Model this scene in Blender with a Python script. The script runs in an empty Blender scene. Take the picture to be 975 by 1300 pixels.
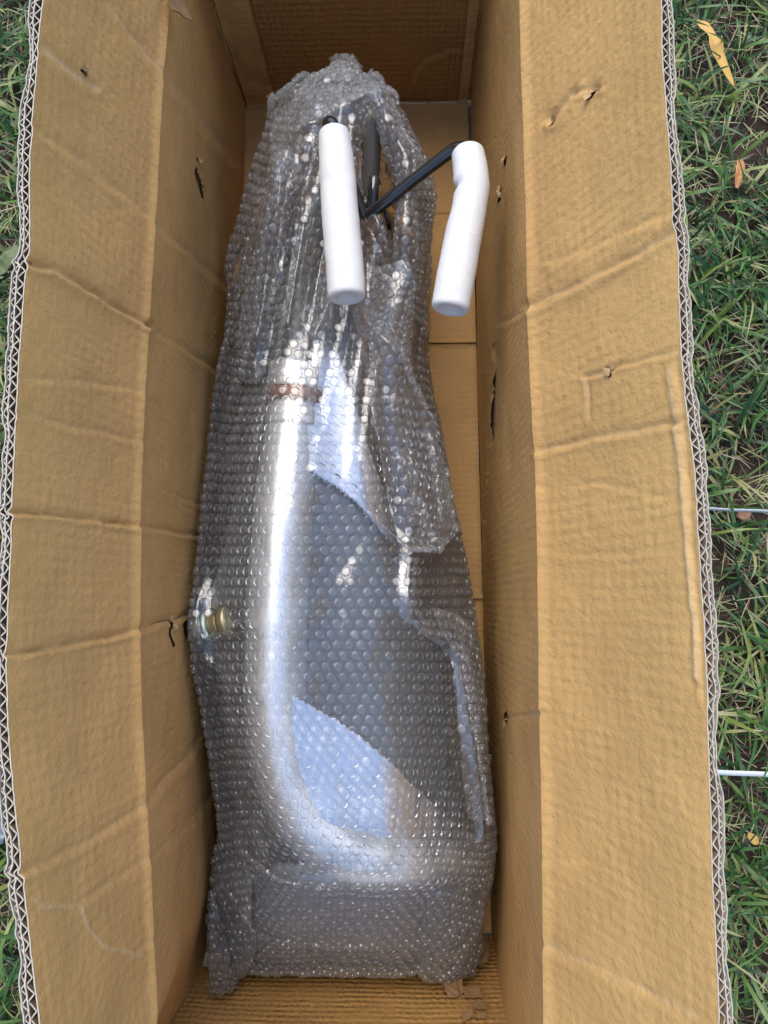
import bpy, bmesh, math, random
import numpy as np
from mathutils import Vector, Matrix, noise as mnoise

random.seed(7); RNG = np.random.default_rng(7)
SC = bpy.context.scene
COL = SC.collection
R = math.radians

# ------------------------------------------------------------------ camera
H = 1.10                      # camera height above the lawn (m)
FPX, CXP, CYP = 946.0, 487.5, 650.0
_d = np.array([520 - CXP, -(760 - CYP), -FPX]); _d /= np.linalg.norm(_d)   # straight down, seen by the camera
_Z = -_d
_Y = np.array([0, 1.0, 0]); _Y -= _Z * (_Y @ _Z); _Y /= np.linalg.norm(_Y)
_X = np.cross(_Y, _Z)
CAM = np.array([_X, _Y, _Z])  # camera axes -> world
EYE = np.array([0, 0, H])
cam_d = bpy.data.cameras.new('camera'); cam = bpy.data.objects.new('camera', cam_d); COL.objects.link(cam)
cam_d.sensor_fit = 'VERTICAL'; cam_d.sensor_height = 36; cam_d.lens = 36 * FPX / 1300
cam_d.clip_start = 0.01; cam_d.clip_end = 200
cam.matrix_world = Matrix.Translation(EYE) @ Matrix([list(r) for r in CAM]).to_4x4()
SC.camera = cam

# ------------------------------------------------------------------ light
SUN_AZ, SUN_EL = R(-14), R(62)
sdir = Vector((math.sin(SUN_AZ) * math.cos(SUN_EL), math.cos(SUN_AZ) * math.cos(SUN_EL), math.sin(SUN_EL)))
w = bpy.data.worlds.new('World'); SC.world = w; w.use_nodes = True
nt = w.node_tree
sky = nt.nodes.new('ShaderNodeTexSky'); sky.sky_type = 'NISHITA'; sky.sun_disc = False
sky.sun_elevation = SUN_EL; sky.sun_rotation = SUN_AZ; sky.air_density = 1.0; sky.dust_density = 0.8; sky.ozone_density = 1.0
nt.links.new(sky.outputs[0], nt.nodes['Background'].inputs[0])
nt.nodes['Background'].inputs[1].default_value = 0.15
sl = bpy.data.lights.new('sun', 'SUN'); sl.energy = 1.4; sl.angle = R(46); sl.color = (1, .92, .80)
so = bpy.data.objects.new('sun', sl); COL.objects.link(so); so.rotation_euler = sdir.to_track_quat('Z', 'Y').to_euler()
SC.view_settings.view_transform = 'Standard'; SC.view_settings.look = 'None'
SC.view_settings.gamma = 1; SC.view_settings.use_curve_mapping = False
SC.view_settings.exposure = 1.16
SC.cycles.use_denoising = True
SC.cycles.max_bounces = 10; SC.cycles.diffuse_bounces = 5; SC.cycles.glossy_bounces = 4
SC.cycles.transparent_max_bounces = 24; SC.cycles.sample_clamp_indirect = 4

# ------------------------------------------------------------------ small maths
def P(px, py, z):
    """a point of the photograph at a known height above the lawn -> metres"""
    v = np.array([(px - CXP) / FPX, -(py - CYP) / FPX, -1.0])
    wv = CAM @ v
    return EYE + wv * ((z - H) / wv[2])
def PIX(V):
    V = np.atleast_2d(V); c = (V - EYE) @ CAM
    return np.stack([CXP + FPX * c[:, 0] / -c[:, 2], CYP - FPX * c[:, 1] / -c[:, 2]], 1)
def nz(x, y, z=0.0): return mnoise.noise(Vector((x, y, z)))
def fbm(x, y, z=0.0, o=3): return mnoise.fractal(Vector((x, y, z)), 1.0, 2.0, o)
def catmull(C, t):
    """C (n, k) sampled at t in 0..n-1"""
    n = len(C); i = np.clip(np.floor(t).astype(int), 0, n - 2); f = (t - i)[:, None]
    g = lambda k: C[np.clip(k, 0, n - 1)]
    a, b, c, d = g(i - 1), g(i), g(i + 1), g(i + 2)
    return .5 * ((2 * b) + (-a + c) * f + (2 * a - 5 * b + 4 * c - d) * f ** 2 + (-a + 3 * b - 3 * c + d) * f ** 3)
def grid_eval(G, nu, nv):
    """G (rows, cols, 3) -> (nv, nu, 3) smooth surface"""
    r, c, _ = G.shape
    A = catmull(G.reshape(r, -1), np.linspace(0, r - 1, nv)).reshape(nv, c, 3)
    B = catmull(A.transpose(1, 0, 2).reshape(c, -1), np.linspace(0, c - 1, nu)).reshape(nu, nv, 3)
    return B.transpose(1, 0, 2)
def grid_normals(S):
    du = np.gradient(S, axis=1); dv = np.gradient(S, axis=0)
    n = np.cross(du, dv); n /= np.linalg.norm(n, axis=2, keepdims=True) + 1e-12
    return n
def seg_dist(Q, poly):
    """distance, signed side and progress of points Q (n,2) to a polyline"""
    poly = np.array(poly, float); best = np.full(len(Q), 1e9); side = np.zeros(len(Q))
    for a, b in zip(poly[:-1], poly[1:]):
        ab = b - a; t = np.clip(((Q - a) @ ab) / (ab @ ab), 0, 1)
        e = Q - (a + t[:, None] * ab); dd = np.hypot(e[:, 0], e[:, 1])
        s = np.sign(ab[0] * e[:, 1] - ab[1] * e[:, 0]); m = dd < best
        best[m] = dd[m]; side[m] = s[m]
    return best, side
def inside(Q, poly):
    poly = np.array(poly, float); res = np.zeros(len(Q), bool); j = len(poly) - 1
    for i in range(len(poly)):
        xi, yi = poly[i]; xj, yj = poly[j]
        c = ((yi > Q[:, 1]) != (yj > Q[:, 1])) & (Q[:, 0] < (xj - xi) * (Q[:, 1] - yi) / (yj - yi + 1e-12) + xi)
        res ^= c; j = i
    return res

# ------------------------------------------------------------------ objects
def link(name, me, parent=None, mat=None, smooth=True):
    o = bpy.data.objects.new(name, me); COL.objects.link(o)
    if mat and not me.materials: me.materials.append(mat)
    if smooth: me.shade_smooth()
    if parent is not None:
        o.parent = parent
        top = parent
        while top.parent: top = top.parent
        o.matrix_parent_inverse = Matrix.Translation(-Vector(top.location)) if parent is top else Matrix.Identity(4)
    return o
def mesh(name, V, F, mat=None, parent=None, smooth=True, uv=None, attr=None):
    me = bpy.data.meshes.new(name); me.from_pydata([tuple(map(float, v)) for v in V], [], [tuple(map(int, f)) for f in F])
    if uv is not None:
        l = me.uv_layers.new(name='UVMap'); idx = np.empty(len(me.loops), np.int32); me.loops.foreach_get('vertex_index', idx)
        l.data.foreach_set('uv', np.asarray(uv, np.float32)[idx].ravel())
    if attr is not None:
        for k, a in attr.items():
            at = me.attributes.new(k, 'FLOAT', 'POINT'); at.data.foreach_set('value', np.asarray(a, np.float32))
    me.update()
    return link(name, me, parent, mat, smooth)
def thing(name, label, cat, loc, group=None):
    o = bpy.data.objects.new(name, None); COL.objects.link(o); o.location = tuple(map(float, loc)); o.empty_display_size = .05
    tag(o, label, cat, group); return o
def tag(o, label, cat, group=None):
    o['label'] = label; o['category'] = cat
    if group: o['group'] = group
    return o
def gfaces(nu, nv, mask=None, flip=False):
    i, j = np.meshgrid(np.arange(nv - 1), np.arange(nu - 1), indexing='ij')
    a = i * nu + j
    F = np.stack([a, a + 1, a + nu + 1, a + nu], -1).reshape(-1, 4)
    if flip: F = F[:, ::-1]
    if mask is not None: F = F[mask.reshape(-1)]
    return F
def tube_mesh(path, rad, seg=16, cap=True):
    path = np.array(path, float); n = len(path); rad = np.broadcast_to(rad, n)
    T = np.gradient(path, axis=0); T /= np.linalg.norm(T, axis=1)[:, None]
    up = np.array([0, 0, 1.0]) if abs(T[0][2]) < .9 else np.array([1.0, 0, 0])
    V = []; F = []
    for k in range(n):
        s = np.cross(T[k], up); s /= np.linalg.norm(s); u2 = np.cross(s, T[k])
        for q in range(seg):
            a = 2 * math.pi * q / seg; V.append(path[k] + rad[k] * (math.cos(a) * s + math.sin(a) * u2))
    for k in range(n - 1):
        for q in range(seg):
            q2 = (q + 1) % seg; F.append((k * seg + q, k * seg + q2, (k + 1) * seg + q2, (k + 1) * seg + q))
    if cap: F.append(tuple(range(seg))[::-1]); F.append(tuple((n - 1) * seg + q for q in range(seg)))
    return V, F
def smooth_path(C, n): return catmull(np.array(C, float), np.linspace(0, len(C) - 1, n))

# ------------------------------------------------------------------ materials
class NT:
    def __init__(s, name):
        s.m = bpy.data.materials.new(name); s.m.use_nodes = True; s.t = s.m.node_tree; s.b = s.t.nodes['Principled BSDF']; s.out = s.t.nodes['Material Output']
    def n(s, typ, **k):
        o = s.t.nodes.new('ShaderNode' + typ)
        for a, v in k.items():
            if a.startswith('i_'): o.inputs[a[2:].replace('_', ' ')].default_value = v
            else: setattr(o, a, v)
        return o
    def l(s, a, b): s.t.links.new(a, b)
    def math(s, op, a, b=None, clamp=False):
        o = s.n('Math', operation=op); o.use_clamp = clamp
        for k, v in enumerate((a, b)):
            if v is None: continue
            if isinstance(v, (int, float)): o.inputs[k].default_value = v
            else: s.l(v, o.inputs[k])
        return o.outputs[0]
    def mix(s, fac, a, b, blend='MIX'):
        o = s.n('Mix', data_type='RGBA', blend_type=blend)
        for k, v in ((0, fac), (6, a), (7, b)):
            if isinstance(v, (int, float)): o.inputs[k].default_value = v
            elif isinstance(v, tuple): o.inputs[k].default_value = (*v, 1)
            else: s.l(v, o.inputs[k])
        return o.outputs[2]
    def ramp(s, fac, *stops):
        o = s.n('ValToRGB'); e = o.color_ramp.elements
        while len(e) < len(stops): e.new(.5)
        for k, (p, c) in enumerate(stops):
            e[k].position = p; e[k].color = (*c, 1) if isinstance(c, tuple) else (c, c, c, 1)
        s.l(fac, o.inputs[0]); return o.outputs[0]
    def noise(s, vec, scale, detail=3, rough=.55):
        o = s.n('TexNoise', i_Scale=scale, i_Detail=detail, i_Roughness=rough)
        if vec is not None: s.l(vec, o.inputs['Vector'])
        return o.outputs['Fac']
    def bump(s, h, strength, dist, prev=None):
        o = s.n('Bump', i_Strength=strength, i_Distance=dist); s.l(h, o.inputs['Height'])
        if prev is not None: s.l(prev, o.inputs['Normal'])
        return o.outputs[0]
def simple(name, col, rough=.5, metal=0.0, bump=0, bscale=200, var=.12):
    m = NT(name); tc = m.n('TexCoord').outputs['Object']
    f = m.noise(tc, bscale * .3, 4)
    m.l(m.mix(f, tuple(c * (1 - var) for c in col), tuple(min(1, c * (1 + var)) for c in col)), m.b.inputs['Base Color'])
    m.b.inputs['Roughness'].default_value = rough; m.b.inputs['Metallic'].default_value = metal
    if bump: m.l(m.bump(m.noise(tc, bscale, 3), bump, .001), m.b.inputs['Normal'])
    return m.m
def cardboard(name, col=(.580, .340, .124), wash=.75, flute=.0094, cross=.0125, w1a=.26, w2a=.16, bl=1.7):
    """kraft liner; UV in metres: u up the panel, v along it; the flutes lie across v"""
    m = NT(name); uvn = m.n('UVMap'); uvn.uv_map = 'UVMap'; uv = uvn.outputs[0]
    sep = m.n('SeparateXYZ'); m.l(uv, sep.inputs[0]); u, v = sep.outputs[0], sep.outputs[1]
    warp = m.math('MULTIPLY', m.math('SUBTRACT', m.noise(uv, 30, 2), .5), .006)
    w1 = m.math('SINE', m.math('MULTIPLY', m.math('ADD', v, warp), 2 * math.pi / flute))
    w2 = m.math('SINE', m.math('MULTIPLY', m.math('ADD', u, m.math('MULTIPLY', m.noise(uv, 70, 2), .012)), 2 * math.pi / cross))
    st = m.n('Mapping'); st.inputs['Scale'].default_value = (120, 165, 1); m.l(uv, st.inputs[0])
    blot = m.noise(st.outputs[0], 1.0, 3, .6)
    big = m.noise(uv, 9, 4, .6)
    amp = m.math('MULTIPLY', m.ramp(m.noise(uv, 22, 3), (.35, .15), (.7, 1.0)), 1.0)
    h = m.math('ADD', m.math('MULTIPLY', m.math('MULTIPLY', w1, w1a), amp), m.math('MULTIPLY', m.math('MULTIPLY', w2, w2a), amp))
    h = m.math('ADD', h, m.math('MULTIPLY', blot, bl))
    nrm = m.bump(h, wash, .0011)
    fine = m.noise(uv, 900, 3, .7)
    nrm = m.bump(fine, .12, .0006, nrm)
    m.l(nrm, m.b.inputs['Normal'])
    c = m.mix(m.ramp(big, (.3, 0.0), (.7, 1.0)), tuple(k * .86 for k in col), tuple(min(1, k * 1.1) for k in col))
    fib = m.n('Mapping'); fib.inputs['Scale'].default_value = (500, 2600, 1); fib.inputs['Rotation'].default_value = (0, 0, .5); m.l(uv, fib.inputs[0])
    c = m.mix(m.math('MULTIPLY', m.ramp(m.noise(fib.outputs[0], 1, 4, .7), (.35, 0.0), (.65, 1.0)), .34), c, tuple(k * .62 for k in col))
    spk = m.ramp(m.noise(uv, 360, 1), (.73, 0.0), (.78, 1.0))
    c = m.mix(m.math('MULTIPLY', spk, .5), c, (.10, .055, .02))
    at = m.n('Attribute', attribute_name='wear')
    c = m.mix(m.math('MULTIPLY', at.outputs['Fac'], .75), c, (.66, .52, .33))
    sc_ = m.n('Mapping'); sc_.inputs['Scale'].default_value = (14, 55, 1); sc_.inputs['Rotation'].default_value = (0, 0, .35); m.l(uv, sc_.inputs[0])
    c = m.mix(m.math('MULTIPLY', m.ramp(m.noise(sc_.outputs[0], 1, 5, .75), (.60, 0.0), (.74, 1.0)), .28), c, tuple(min(1, k * 1.35) for k in col))
    c = m.mix(m.math('MULTIPLY', m.ramp(m.noise(uv, 5, 5, .7), (.56, 0.0), (.72, 1.0)), .20), c, tuple(k * .55 for k in col))
    m.l(c, m.b.inputs['Base Color'])
    m.b.inputs['Roughness'].default_value = .62; m.b.inputs['Specular IOR Level'].default_value = .3
    return m.m
M_CARD = cardboard('kraft_cardboard')
M_CARDW = cardboard('kraft_cardboard_woven', (.40, .218, .070), 1.0, .0105, .0085, .55, .6, .9)
M_CUT = simple('cut_paper_edge', (.44, .385, .30), .9, bscale=900, var=.4)
M_FLUTE = simple('flute_paper', (.66, .60, .50), .85, bscale=500, var=.25)
M_FIBRE = simple('torn_fibre', (.42, .27, .125), .9, bump=.4, bscale=300, var=.3)
M_KRAFT = simple('liner_side', (.54, .34, .14), .8, bscale=200)
M_CARDP = simple('flute_side_shade', (.20, .14, .085), .9, bscale=200)  # darkened colour puts the shade of the flute gaps into the paper
M_OUT = simple('outer_liner', (.40, .34, .26), .8, bscale=120)
M_TORN = simple('torn_paper', (.18, .105, .045), .9, bump=.4, bscale=300, var=.3)
M_DARKGAP = simple('inner_board', (.24, .15, .075), .9, bscale=200)
def film(name, haze, tint, gain=1.0, rough=.07, rim=None, edge=None):
    m = NT(name); m.t.nodes.remove(m.b)
    tr = m.n('BsdfTransparent'); tr.inputs[0].default_value = (*tint, 1)
    if rim:      # light crossing the curved wall of a bubble is bent aside, so less of it comes straight through there
        lw = m.n('LayerWeight', i_Blend=.5); m.l(m.ramp(lw.outputs['Facing'], (.15, tint), (.85, (rim, rim, rim))), tr.inputs[0])
    gl = m.n('BsdfGlossy'); gl.inputs['Roughness'].default_value = rough; gl.inputs['Color'].default_value = (1, 1, 1, 1)
    fr = m.n('Fresnel', i_IOR=1.5)
    geo = m.n('NewGeometry')
    # the film is thin: both of its faces reflect, so the reflectance is about doubled
    tc = m.n('TexCoord').outputs['Object']
    bn = m.bump(m.noise(tc, 260, 2), .25, .0008)
    m.l(bn, fr.inputs['Normal']); m.l(bn, gl.inputs['Normal'])
    inv = m.n('Fresnel', i_IOR=1.0 / 1.5)
    fac = m.math('MULTIPLY', fr.outputs[0], 1.75 * gain, True)
    mx = m.n('MixShader'); m.l(fac, mx.inputs[0]); m.l(tr.outputs[0], mx.inputs[1]); m.l(gl.outputs[0], mx.inputs[2])
    df = m.n('BsdfDiffuse'); df.inputs[0].default_value = (.84, .88, .92, 1)
    ts = m.n('BsdfTranslucent'); ts.inputs[0].default_value = (.84, .88, .92, 1)
    ad = m.n('MixShader'); ad.inputs[0].default_value = .5; m.l(df.outputs[0], ad.inputs[1]); m.l(ts.outputs[0], ad.inputs[2])
    m2 = m.n('MixShader'); m2.inputs[0].default_value = haze
    if edge:     # seen edge-on the milky plastic is thicker to the eye
        l2 = m.n('LayerWeight', i_Blend=.5); m.l(m.ramp(l2.outputs['Facing'], (.25, haze), (.95, edge)), m2.inputs[0])
    m.l(mx.outputs[0], m2.inputs[1]); m.l(ad.outputs[0], m2.inputs[2])
    m.l(m2.outputs[0], m.out.inputs['Surface'])
    return m.m
M_FILM = film('clear_film', .072, (.97, .975, .98), 1.0, .10, None, .28)
M_BUB = film('bubble_film', .036, (.98, .985, .99), .72, .19, .62, .28)
M_INNER = film('inner_film', .13, (.97, .975, .98), 1.2, .12, None, .3)
M_HILITE = film('highlight_film', .16, (.94, .95, .96), 1.7, .12)  # extra haze and gloss carry the painted-in fold highlights
M_BAG = film('thin_bag_film', .06, (.93, .94, .95), 1.2, .05)
M_FOAM = simple('white_foam', (.68, .68, .67), .75, bump=.55, bscale=620, var=.05)
def steel(name, col, rough, streak=0.0):
    m = NT(name); tc = m.n('TexCoord').outputs['Object']
    f = m.noise(tc, 35, 4)
    m.l(m.mix(f, tuple(c * .88 for c in col), col), m.b.inputs['Base Color']); m.b.inputs['Metallic'].default_value = 1
    m.l(m.math('ADD', m.math('MULTIPLY', m.noise(tc, 80, 3), .12), rough), m.b.inputs['Roughness'])
    return m.m
M_SILVER = simple('silver_tube', (.93, .95, .97), .34, .6, 0, 40, .05)
M_REFLECT = steel('reflection_plate', (.86, .88, .92), .17)  # finish of the added plates that make the sky reflections
M_SHELL = simple('dark_reflection_shell', (.125, .135, .145), .34, .0, .2, 150)  # its dark grey stands in for the dark reflection on the body
M_BLACK = simple('black_tube', (.016, .016, .017), .09, .0, 0, 60)
M_BLACK.node_tree.nodes['Principled BSDF'].inputs['Coat Weight'].default_value = .6
M_END = simple('grey_end', (.56, .60, .64), .36, .0, .2, 120)
M_COLUMN = simple('greyed_column', (.22, .20, .17), .45, .3, .2, 120)
M_RUST = simple('rusty_clamp', (.25, .11, .05), .6, .4, .5, 200, .4)
M_BRASS = steel('brass_fitting', (.46, .42, .25), .45)
M_ZINC = steel('zinc_fitting', (.55, .62, .56), .45)
M_STRAP = simple('white_strap', (.60, .61, .61), .45, bscale=300, var=.05)

# ------------------------------------------------------------------ lawn
def soil():
    m = NT('soil'); tc = m.n('TexCoord').outputs['Object']
    a = m.noise(tc, 28, 6, .65); b = m.noise(tc, 160, 4, .7)
    c = m.mix(m.ramp(a, (.35, 0.0), (.65, 1.0)), (.020, .012, .007), (.065, .042, .026))
    c = m.mix(m.math('MULTIPLY', m.ramp(b, (.5, 0.0), (.75, 1.0)), .5), c, (.16, .12, .08))
    gr = m.ramp(m.noise(tc, 3.0, 5, .7), (.42, 0.0), (.6, 1.0))
    # past the modelled blades the sheet itself takes the lawn's colour
    ge = m.n('NewGeometry'); ln = m.n('VectorMath', operation='LENGTH'); m.l(ge.outputs['Position'], ln.inputs[0])
    far = m.ramp(m.math('MULTIPLY', ln.outputs['Value'], .25), (.38, 0.0), (.55, 1.0))
    c = m.mix(m.math('MULTIPLY', far, m.math('ADD', m.math('MULTIPLY', gr, .4), .5)), c, (.055, .085, .025))
    m.l(c, m.b.inputs['Base Color']); m.b.inputs['Roughness'].default_value = .95
    m.l(m.bump(m.math('ADD', a, m.math('MULTIPLY', b, .6)), .9, .012), m.b.inputs['Normal'])
    return m.m
def lawn_sheet():
    xs = np.concatenate([np.linspace(-60, -1.2, 8), np.linspace(-1.0, 1.0, 120), np.linspace(1.2, 60, 8)])
    ys = np.concatenate([np.linspace(-60, -1.2, 8), np.linspace(-1.0, 1.4, 140), np.linspace(1.6, 60, 8)])
    V = [(x, y, -.012 + (.010 * fbm(x * 9, y * 9, 3) if abs(x) < 1.1 and abs(y) < 1.6 else 0)) for y in ys for x in xs]
    o = mesh('ground', V, gfaces(len(xs), len(ys)), soil()); o['kind'] = 'structure'
lawn_sheet()
def blade_mat():
    m = NT('grass_blade'); a = m.n('Attribute', attribute_name='hue').outputs['Fac']
    c = m.ramp(a, (0.0, (.010, .040, .010)), (.30, (.036, .105, .020)), (.55, (.115, .215, .045)), (.75, (.28, .32, .08)), (.88, (.40, .36, .17)), (1.0, (.46, .39, .24)))
    c = m.mix(m.math('LESS_THAN', a, -.5), c, (.14, .085, .05))
    m.l(c, m.b.inputs['Base Color']); m.b.inputs['Roughness'].default_value = .38
    m.b.inputs['Specular IOR Level'].default_value = .5
    ts = m.n('BsdfTranslucent'); m.l(c, ts.inputs[0]); mx = m.n('MixShader'); mx.inputs[0].default_value = .25
    m.l(m.b.outputs[0], mx.inputs[1]); m.l(ts.outputs[0], mx.inputs[2]); m.l(mx.outputs[0], m.out.inputs['Surface'])
    return m.m
M_BLADE = blade_mat()
def blades(name, specs, mat):
    """specs: rows x,y,z,az,len,width,pitch0,curl,twist,hue -> one mesh of arched folded blades"""
    S = np.array(specs); n = len(S); K = 6
    x, y, z, az, L, W, p0, curl, tw, hue = S.T
    t = np.linspace(0, 1, K)
    pos = np.stack([x, y, z], 1); V = np.zeros((n, K, 2, 3)); ang = p0.copy(); cur = pos.copy(); az2 = az.copy()
    for k in range(K):
        wd = W * (np.sin(np.clip(.16 + .84 * t[k], 0, 1) * math.pi) ** .6 if k < K - 1 else .04)
        sx = -np.sin(az2); sy = np.cos(az2)
        roll = tw * (t[k] - .3)
        side = np.stack([sx * np.cos(roll), sy * np.cos(roll), np.sin(roll)], 1) * (wd / 2)[:, None]
        V[:, k, 0] = cur + side; V[:, k, 1] = cur - side
        step = L / (K - 1)
        cur = cur + np.stack([np.cos(az2) * np.cos(ang), np.sin(az2) * np.cos(ang), np.sin(ang)], 1) * step[:, None]
        ang = ang - curl / (K - 1); az2 = az2 + tw * .12
        cur[:, 2] = np.maximum(cur[:, 2], .002)
    F = []
    base = (np.arange(n) * K * 2)[:, None]
    for k in range(K - 1):
        F.append(base + np.array([2 * k, 2 * k + 1, 2 * k + 3, 2 * k + 2]))
    F = np.stack(F, 1).reshape(-1, 4)
    return mesh(name, V.reshape(-1, 3), F, mat, None, True, None, {'hue': np.repeat(hue, K * 2)})
def in_box(x, y, m=0.055): return -.26 - m < x < .20 + m and -.47 - m < y < .79 + m
def grow():
    rng = random.Random(3); G = []; T = []
    X0, X1, Y0, Y1 = -1.0, 1.0, -.85, 1.25
    for _ in range(3700):
        x = rng.uniform(X0, X1); y = rng.uniform(Y0, Y1)
        if in_box(x, y): continue
        dens = .5 + .9 * fbm(x * 5 + 7, y * 5, 1.3, 2)
        if rng.random() > .45 + .8 * dens: continue
        n = rng.randint(3, 9); a0 = rng.uniform(0, 6.28); hb = rng.gauss(.40, .18)
        for k in range(n):
            G.append((x + rng.gauss(0, .005), y + rng.gauss(0, .005), 0.0, a0 + k * 6.28 / n + rng.gauss(0, .5), abs(rng.gauss(.058, .022)) + .02,
                      rng.uniform(.0022, .0062), rng.uniform(.25, 1.35), rng.uniform(.3, 1.9), rng.gauss(0, .6), min(.84, max(0, rng.gauss(hb, .13) + (.35 if rng.random() < .06 else 0)))))
    for _ in range(32000):
        x = rng.uniform(X0, X1); y = rng.uniform(Y0, Y1)
        if in_box(x, y): continue
        T.append((x, y, rng.uniform(.0, .022), rng.uniform(0, 6.28), rng.uniform(.012, .06), rng.uniform(.0006, .0022), rng.gauss(.08, .2), rng.gauss(.1, .35), rng.gauss(0, .3), rng.choice([.9, .95, 1, .86, .8, -1, -1, -1])))
    g = blades('grass', G, M_BLADE); g['kind'] = 'stuff'; g['label'] = 'coarse green grass growing round the box'; g['category'] = 'grass'
    t = blades('dry_thatch', T, M_BLADE); t['kind'] = 'stuff'; t['label'] = 'fine dry straw lying among the grass'; t['category'] = 'thatch'
grow()

def leaf(name, pts, widths, mat, label, cat='leaf', curl=.3, z=.03, group=None):
    C = np.array([P(a, b, z + dz) for a, b, dz in pts]); n = 18; path = smooth_path(C, n); wd = np.interp(np.linspace(0, 1, n), np.linspace(0, 1, len(widths)), widths)
    V = []; T = np.gradient(path, axis=0)
    for k in range(n):
        s = np.array([T[k][1], -T[k][0], 0]); s /= np.linalg.norm(s)
        for q in (-1, -.5, 0, .5, 1):
            V.append(path[k] + s * wd[k] * q * (1 + .15 * nz(k * .7, q * 2)) + np.array([0, 0, abs(q) ** 1.5 * wd[k] * curl + .002 * nz(k * .5, q, 4)]))
    o = mesh(name, V, gfaces(5, n), mat); md = o.modifiers.new('thick', 'SOLIDIFY'); md.thickness = .0006
    return tag(o, label, cat, group)
def leafmat(name, a, b, sc=120):
    m = NT(name); tc = m.n('TexCoord').outputs['Object']; m.l(m.mix(m.ramp(m.noise(tc, sc, 4, .7), (.35, 0.0), (.65, 1.0)), a, b), m.b.inputs['Base Color']); m.b.inputs['Roughness'].default_value = .5
    return m.m
M_YEL = leafmat('yellow_leaf', (.55, .36, .035), (.56, .28, .10)); M_ORA = leafmat('orange_leaf', (.40, .15, .035), (.52, .24, .08))
M_BRN = leafmat('brown_leaf', (.20, .09, .045), (.30, .15, .08)); M_DULL = leafmat('dull_leaf', (.07, .10, .025), (.12, .14, .045))
leaf('fallen_leaf', [(884, 26, 0), (903, 45, .006), (912, 72, .004), (932, 110, 0)], (.0015, .0075, .0045, .011, .008, .005, .001), M_YEL, 'long yellow withered leaf lying on the grass at upper right', curl=.5, z=.035)
leaf('fallen_leaf', [(940, 203, 0), (939, 218, .004), (935, 239, 0)], (.004, .0065, .006, .0015), M_ORA, 'narrow orange brown leaf standing among grass below the yellow leaf', z=.03)
leaf('fallen_leaf', [(936, 655, 0), (944, 653, .003), (953, 649, 0)], (.002, .009, .0085, .002), M_BRN, 'small reddish brown leaf just below the thin white strap', z=.028)
leaf('fallen_leaf', [(950, 1058, 0), (957, 1066, .003), (962, 1072, 0)], (.002, .006, .005, .001), M_YEL, 'tiny bright yellow leaf below the wide white strap', z=.03)
leaf('broad_leaf', [(26, 312, .0), (12, 326, .004), (2, 340, .0), (-14, 352, 0)], (.003, .010, .013, .005), M_DULL, 'broad dull green leaf on the ground by the left flap edge', z=.05)

def strap(pa, pb, wd, z, label, tilt):
    n = 40; A = P(*pa, z); B = P(*pb, z); V = []
    d = (B - A) / np.linalg.norm(B - A); s = np.array([-d[1], d[0], 0]) * math.cos(tilt) + np.array([0, 0, 1]) * math.sin(tilt)
    for k in range(n):
        c = A + (B - A) * k / (n - 1); c = c + np.array([0, .0015 * nz(k * .2, 1), .004 * nz(k * .12, 5)])
        V += [c - s * wd / 2, c + s * wd / 2]
    o = mesh('packing_strap', V, gfaces(2, n), M_STRAP); md = o.modifiers.new('thick', 'SOLIDIFY'); md.thickness = .0009
    tag(o, label, 'strap')
def plastic():
    G = np.array([[P(a, b, z) for a, b, z in r] for r in [[(-70, 930, .03), (-30, 936, .045), (4, 946, .05)], [(-70, 985, .04), (-30, 990, .06), (7, 995, .055)], [(-70, 1035, .035), (-30, 1032, .05), (9, 1040, .05)], [(-70, 1085, .03), (-30, 1080, .045), (3, 1072, .045)]]])
    S = grid_eval(G, 40, 50); V = S.reshape(-1, 3).copy()
    V[:, 2] += np.array([.012 * nz(p[0] * 40, p[1] * 40, 2) + .006 * nz(p[0] * 110, p[1] * 110, 6) for p in V])
    o = mesh('plastic_sheet', V, gfaces(40, 50), simple('grey_plastic', (.17, .20, .24), .3, bscale=80)); md = o.modifiers.new('thick', 'SOLIDIFY'); md.thickness = .0005
    tag(o, 'crumpled blue grey plastic sheet on the grass at the left edge', 'plastic sheet')
plastic()
strap((700, 637), (1120, 655), .008, .052, 'thin white packing strap on edge across the grass right of the box', R(72))
strap((700, 973), (1120, 988), .0068, .046, 'flat white packing strap lying over the grass lower right of the box', R(6))

# ------------------------------------------------------------------ the box: plan from the photograph's own corners
FL, FR_ = P(313, 135, 0), P(597, 130, 0)
XL, XR = FL[0], FR_[0]
YF = (FL[1] + FR_[1]) / 2; YN = P(460, 1183, 0)[1]
ZC = .44
BOXW = XR - XL
def curve_xz(tab, ends):
    """pixels with heights -> x(y), z(y) tables, with the two box ends added"""
    Q = np.array([P(a, b, z) for a, b, z in tab] + [np.array(e) for e in ends]); Q = Q[np.argsort(Q[:, 1])]
    return Q
CL = curve_xz([(216, -60, ZC), (213, 0, ZC), (205, 100, ZC), (199, 200, ZC), (188, 400, ZC), (181, 520, ZC), (175, 640, ZC), (175, 800, ZC), (178, 900, ZC), (183, 1000, ZC), (188, 1100, ZC), (193, 1200, ZC), (198, 1300, ZC)],
              [(XL - .004, YF, ZC), (XL - .004, YN, ZC)])
CR = curve_xz([(660, -60, ZC), (663, 0, ZC), (667, 130, ZC), (671, 250, ZC), (673, 400, ZC), (682, 580, ZC), (688, 800, ZC), (691, 1000, ZC), (693, 1130, ZC), (694, 1300, ZC)],
              [(XR + .004, YF, ZC), (XR + .004, YN, ZC)])
ZE = .612
def ends_of(C):   # carry the flap edge on past the frame, level with its last points
    return C
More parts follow.
